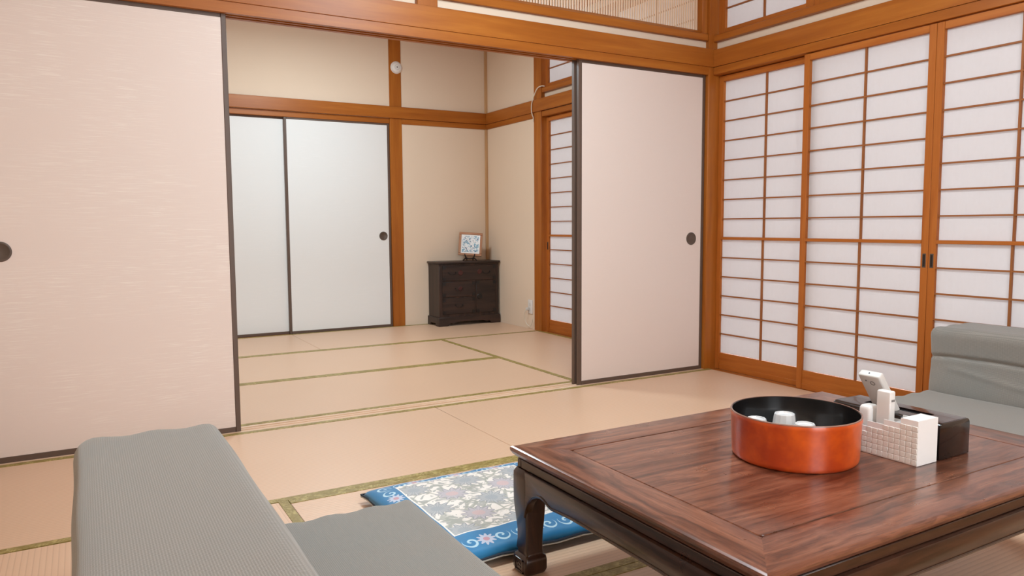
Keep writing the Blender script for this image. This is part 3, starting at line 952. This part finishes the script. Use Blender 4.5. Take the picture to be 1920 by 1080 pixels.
# white stepped holder
hx0, hx1 = -1.664, -1.586
hd = empty('remote_holder', ((hx0 + hx1) / 2, -2.337, TOP))
tag(hd, 'white stepped remote holder with a grid of small squares', 'holder')
steps = [(0, .0425, .106), (.0425, .0850, .093), (.0850, .1275, .080), (.1275, .170, .066)]
hw_ = (hx1 - hx0) / 2
t_ = .0022
def stair(x0, x1):
    pts = [(0, 0)]
    for a, b, h in steps: pts += [(a, h), (b, h)]
    pts += [(.170, 0)]
    return MB().prism(pts, x0, x1, 'x')
stair(-hw_, -hw_ + t_).obj('side_wall', 'holder_white', hd)
stair(hw_ - t_, hw_).obj('side_wall', 'holder_white', hd)
box(-hw_ + t_, hw_ - t_, 0, .170, 0, .003).obj('bottom', 'holder_white', hd)
for i, y in enumerate((0, .0425, .085, .1275, .170)):
    h = steps[min(i, 3)][2]
    box(-hw_ + t_, hw_ - t_, max(0, y - t_ / 2) if i else 0, (y + t_ / 2) if i < 4 else y, .003, h).obj('divider' if 0 < i < 4 else 'end_wall', 'holder_white', hd)
box(-hw_ + t_, hw_ - t_, .001, .0414, .104, .106).obj('lid', 'holder_white', hd)
cs = .01417
tile_me = box(-.0011, .0004, -cs / 2 + .0009, cs / 2 - .0009, -.0131 / 2 + .0009, .0131 / 2 - .0009).mesh('grid_tile', 'tile_gray', bevel=.0005, seg=1)
for c in range(12):
    yc_ = cs * (c + .5)
    h = [s_[2] for s_ in steps if s_[0] <= yc_ < s_[1]][0]
    for r_ in range(int((h - .0015) / .0131)):
        link('grid_tile', tile_me, hd, (-hw_ - .0003, yc_, .0016 + .0131 * (r_ + .5)))

# remotes and the small white case standing in the holder
rm = empty('remote_control', (-1.627, -2.2315, TOP + .004))
tag(rm, 'slim white remote control standing upright in the holder', 'remote control')
rounded(.022, .036, .151, .004, 6).obj('body', 'white_plastic', rm, smooth=True, angle=2)
box(-.006, .006, -.0192, -.0175, .126, .131).obj('button', 'print_gray', rm)
ph = empty('handset', (-1.5245, -2.176, TOP + .0885))
tag(ph, 'pale grey remote tilted over the white holder, screw on its underside', 'remote control')
ph.rotation_euler = (0, radians(-37), 0)
rounded(.021, .060, .130, .005, 8).obj('body', 'gray_plastic', ph, (-.0105, 0, 0), smooth=True, angle=2)
MB().lathe([(.0052, .0004), (.0052, -.0008), (.0066, -.0008), (.0066, .0004)], 24, 'x').obj('screw_ring', 'print_gray', ph, (-.0211, -.004, .106))
MB().lathe([(0, -.0006), (.0024, -.0006), (.0024, .0004), (0, .0004)], 16, 'x').obj('screw_ring', 'print_gray', ph, (-.0211, .012, .112))
MB().lathe([(0, .0004), (.0022, .0004), (.0022, -.0006), (0, -.0006)], 16, 'z').obj('port', 'black_metal', ph, (-.0105, .002, .1302))
sc_ = empty('plastic_case', (-1.628, -2.1875, TOP + .004))
tag(sc_, 'small rounded white case in the lowest step of the holder', 'case')
def taper(p):
    k = 1 - .18 * (p.z / .112); return Vector((p.x * k, p.y * k, p.z))
rounded(.048, .036, .108, .010, 8, taper).obj('body', 'white_plastic', sc_, smooth=True, angle=2)

# ================================================================== CHEST, PICTURE, FITTINGS OF THE FAR ROOM
CX0, CX1, CY0, CY1, CZ = -.612, -.022, 2.632, 2.866, .568
ch = empty('chest_of_drawers', ((CX0 + CX1) / 2, (CY0 + CY1) / 2, 0))
tag(ch, 'small dark wooden chest of drawers in the far corner', 'chest')
cw, cdp = (CX1 - CX0) / 2, (CY1 - CY0) / 2
box(-cw, cw, -cdp, cdp - .002, .075, CZ - .018).obj('body', 'chest_wood_z', ch, bevel=.003, seg=1)
box(-cw - .014, cw + .014, -cdp - .014, cdp, CZ - .018, CZ).obj('top_board', 'chest_wood_x', ch, bevel=.004, seg=2)
sk = [(-cw - .012, .078), (cw + .012, .078), (cw + .012, 0), (cw - .07, 0), (cw - .085, .012), (cw - .10, .026), (cw - .13, .022), (cw - .16, .032), (0, .034)]
sk += [(-a, b) for a, b in reversed(sk[2:-1])]
MB().prism(sk, -cdp - .012, -cdp + .006, 'y').obj('plinth', 'chest_wood_x', ch, bevel=.002, seg=1)
for s in (-1, 1):
    sp = [(-cdp + .006, .078), (cdp - .001, .078), (cdp - .001, 0), (cdp - .05, 0), (cdp - .065, .024), (-cdp + .07, .024), (-cdp + .055, 0), (-cdp + .006, 0)]
    xx = s * (cw + .003)
    MB().prism(sp, xx - .009, xx + .009, 'x').obj('plinth_side', 'chest_wood_y', ch, bevel=.002, seg=1)
def handle(parent, x, z, wd=.07):
    pts = [(x + wd / 2 * cos(a), -.010 - .006 * sin(a), z - .020 * sin(a)) for a in [pi * k / 10 for k in range(11)]]
    MB().tube(pts, .0028, 6).obj('handle', 'black_metal', parent, smooth=True)
    for s in (-1, 1):
        MB().lathe([(0, -.006), (.007, -.006), (.009, 0), (0, 0)], 14, 'y').obj('handle_plate', 'black_metal', parent, (x + s * wd / 2, -.001, z))
def front(name, x0, x1, z0, z1, hs):
    f = box(x0, x1, -.006, .006, z0, z1).obj(name, 'chest_wood_x', ch, (0, -cdp, 0), bevel=.003, seg=1)
    for cx_ in (x0, x1):
        for cz_ in (z0, z1):
            a0, a1 = sorted((cx_, cx_ + (.03 if cx_ == x0 else -.03)))
            b0, b1 = sorted((cz_, cz_ + (.03 if cz_ == z0 else -.03)))
            box(a0 + .0005, a1 - .0005, -.0076, -.004, b0 + .0005, b1 - .0005).obj('corner_plate', 'black_metal', f)
    for hx2 in hs:
        q = handle(f, hx2, (z0 + z1) / 2 + .008)
    return f
gi = .030
front('drawer', -cw + gi, cw - gi, .400, .532, (-.17, .17))
front('drawer', -cw + gi, .055, .258, .388, (-.105,))
front('drawer', -cw + gi, .055, .104, .246, (-.105,))
dr = front('cupboard_door', .067, cw - gi, .104, .388, ())
MB().lathe([(0, -.005), (.022, -.005), (.026, 0), (0, 0)], 24, 'y').obj('lock_plate', 'black_metal', dr, (.10, -.006, .25))
for a, b in ((-.55, -.30), (.30, .55)): pass
tk = plain('drawer_red', srgb(70, 30, 26), .5)
for x, z in ((-.09, .468), (.10, .474), (-.09, .325)):
    MB().lathe([(0, -.004), (.020, -.004), (.023, 0), (0, 0)], 20, 'y').obj('medallion', 'drawer_red', ch, (x, -cdp - .006, z))

# picture on its little stand
pf = empty('framed_tile', (-.258, 2.735, CZ + .045))
tag(pf, 'square framed tile with blue flowers leaning on a small black stand', 'picture')
pf.rotation_euler = (radians(-9), radians(4), radians(-27))
ps, pt = .106, .021
box(-ps, ps, .004, .012, 0, 2 * ps).obj('backing', 'frame_copper', pf)
for s in (-1, 1):
    box(-ps, ps, -.008, .0039, ps + s * (ps - pt / 2) - pt / 2, ps + s * (ps - pt / 2) + pt / 2).obj('frame_side', 'frame_copper', pf, bevel=.003, seg=1)
    box(s * (ps - pt / 2) - pt / 2, s * (ps - pt / 2) + pt / 2, -.008, .0039, pt, 2 * ps - pt).obj('frame_side', 'frame_copper', pf, bevel=.003, seg=1)
box(-ps + pt, ps - pt, -.002, .0035, -(ps - pt), ps - pt).obj('tile', 'tile_painting', pf, (0, 0, ps))
es = empty('picture_stand', (-.258, 2.735, CZ))
tag(es, 'small black easel stand under the framed tile', 'stand')
es.rotation_euler = (0, 0, radians(-27))
for s in (-1, 1):
    MB().tube([(s * .062, -.045, .004), (s * .045, -.03, .02), (s * .035, -.012, .024), (s * .036, -.03, .03), (s * .042, -.036, .05), (s * .046, -.034, .062)], .0055, 8).obj('arm', 'black_metal', es, smooth=True)
    MB().tube([(s * .035, -.012, .024), (s * .03, .04, .03), (s * .028, .075, .004)], .005, 8).obj('rear_leg', 'black_metal', es, smooth=True)
MB().tube([(-.04, -.014, .022), (0, -.02, .018), (.04, -.014, .022)], .006, 8).obj('crossbar', 'black_metal', es, smooth=True)

# round white alarm on the post
al = empty('wall_alarm', (-.884, YB - .0075, 2.248))
tag(al, 'round white alarm disc mounted high on the wooden post', 'alarm')
MB().lathe([(0, -.028), (.030, -.027), (.040, -.022), (.046, -.014), (.048, -.006), (.052, -.005), (.052, 0), (0, 0)], 40, 'y').obj('case', 'white_plastic', al, smooth=True, angle=.9)
MB().lathe([(.018, -.0285), (.0205, -.0295), (.023, -.0275)], 32, 'y').obj('ring', 'gray_plastic', al, smooth=True)
MB().lathe([(0, -.031), (.006, -.030), (.007, -.027), (0, -.027)], 16, 'y').obj('button', 'print_gray', al, smooth=True)

# outlet, plug and cords
ol = empty('wall_outlet', (-.0005, 2.098, .19))
tag(ol, 'white wall outlet low on the plaster beside the post', 'outlet')
box(-.007, 0, -.036, .036, -.06, .06).obj('cover_plate', 'white_plastic', ol, bevel=.003, seg=2)
for dz in (-.02, .02):
    box(-.0085, -.0065, -.013, .013, dz - .014, dz + .014).obj('socket', 'gray_plastic', ol, bevel=.001, seg=1)
pc = empty('power_cord', (-.008, 2.118, .19))
tag(pc, 'white plug and thin cord looping from the outlet to the post', 'cord')
box(-.026, -.002, -.011, .011, -.032, -.008).obj('plug', 'gray_plastic', pc, bevel=.003, seg=2)
pts = [(-.026, 0, -.02), (-.034, .012, -.05), (-.03, .022, -.09), (-.022, .016, -.13), (-.016, -.01, -.158), (-.012, -.04, -.165), (-.012, -.066, -.14), (-.012, -.082, -.10)]
def smoothpts(ps, n=6):
    ps = [Vector(q) for q in ps]; out = []
    for i in range(len(ps) - 1):
        p0, p1, p2, p3 = ps[max(i - 1, 0)], ps[i], ps[i + 1], ps[min(i + 2, len(ps) - 1)]
        for k in range(n):
            t_ = k / n
            out.append(.5 * ((2 * p1) + (p2 - p0) * t_ + (2 * p0 - 5 * p1 + 4 * p2 - p3) * t_ ** 2 + (3 * p1 - p0 - 3 * p2 + p3) * t_ ** 3))
    out.append(ps[-1]); return out
MB().tube(smoothpts(pts), .003, 8).obj('cord', 'cord_white', pc, smooth=True)
uc = MB().tube(smoothpts([(-.004, 1.865, 2.006), (-.012, 1.90, 2.012), (-.022, 1.945, 2.0), (-.026, 1.985, 1.955), (-.027, 2.02, 1.90), (-.027, 2.03, 1.85), (-.026, 2.022, 1.80), (-.016, 2.02, 1.775), (-.010, 2.028, 1.74)]), .0042, 8).obj('hanging_cord', 'cord_white', smooth=True)
tag(uc, 'thin white cord hanging over the far rail from the upper window', 'cord')
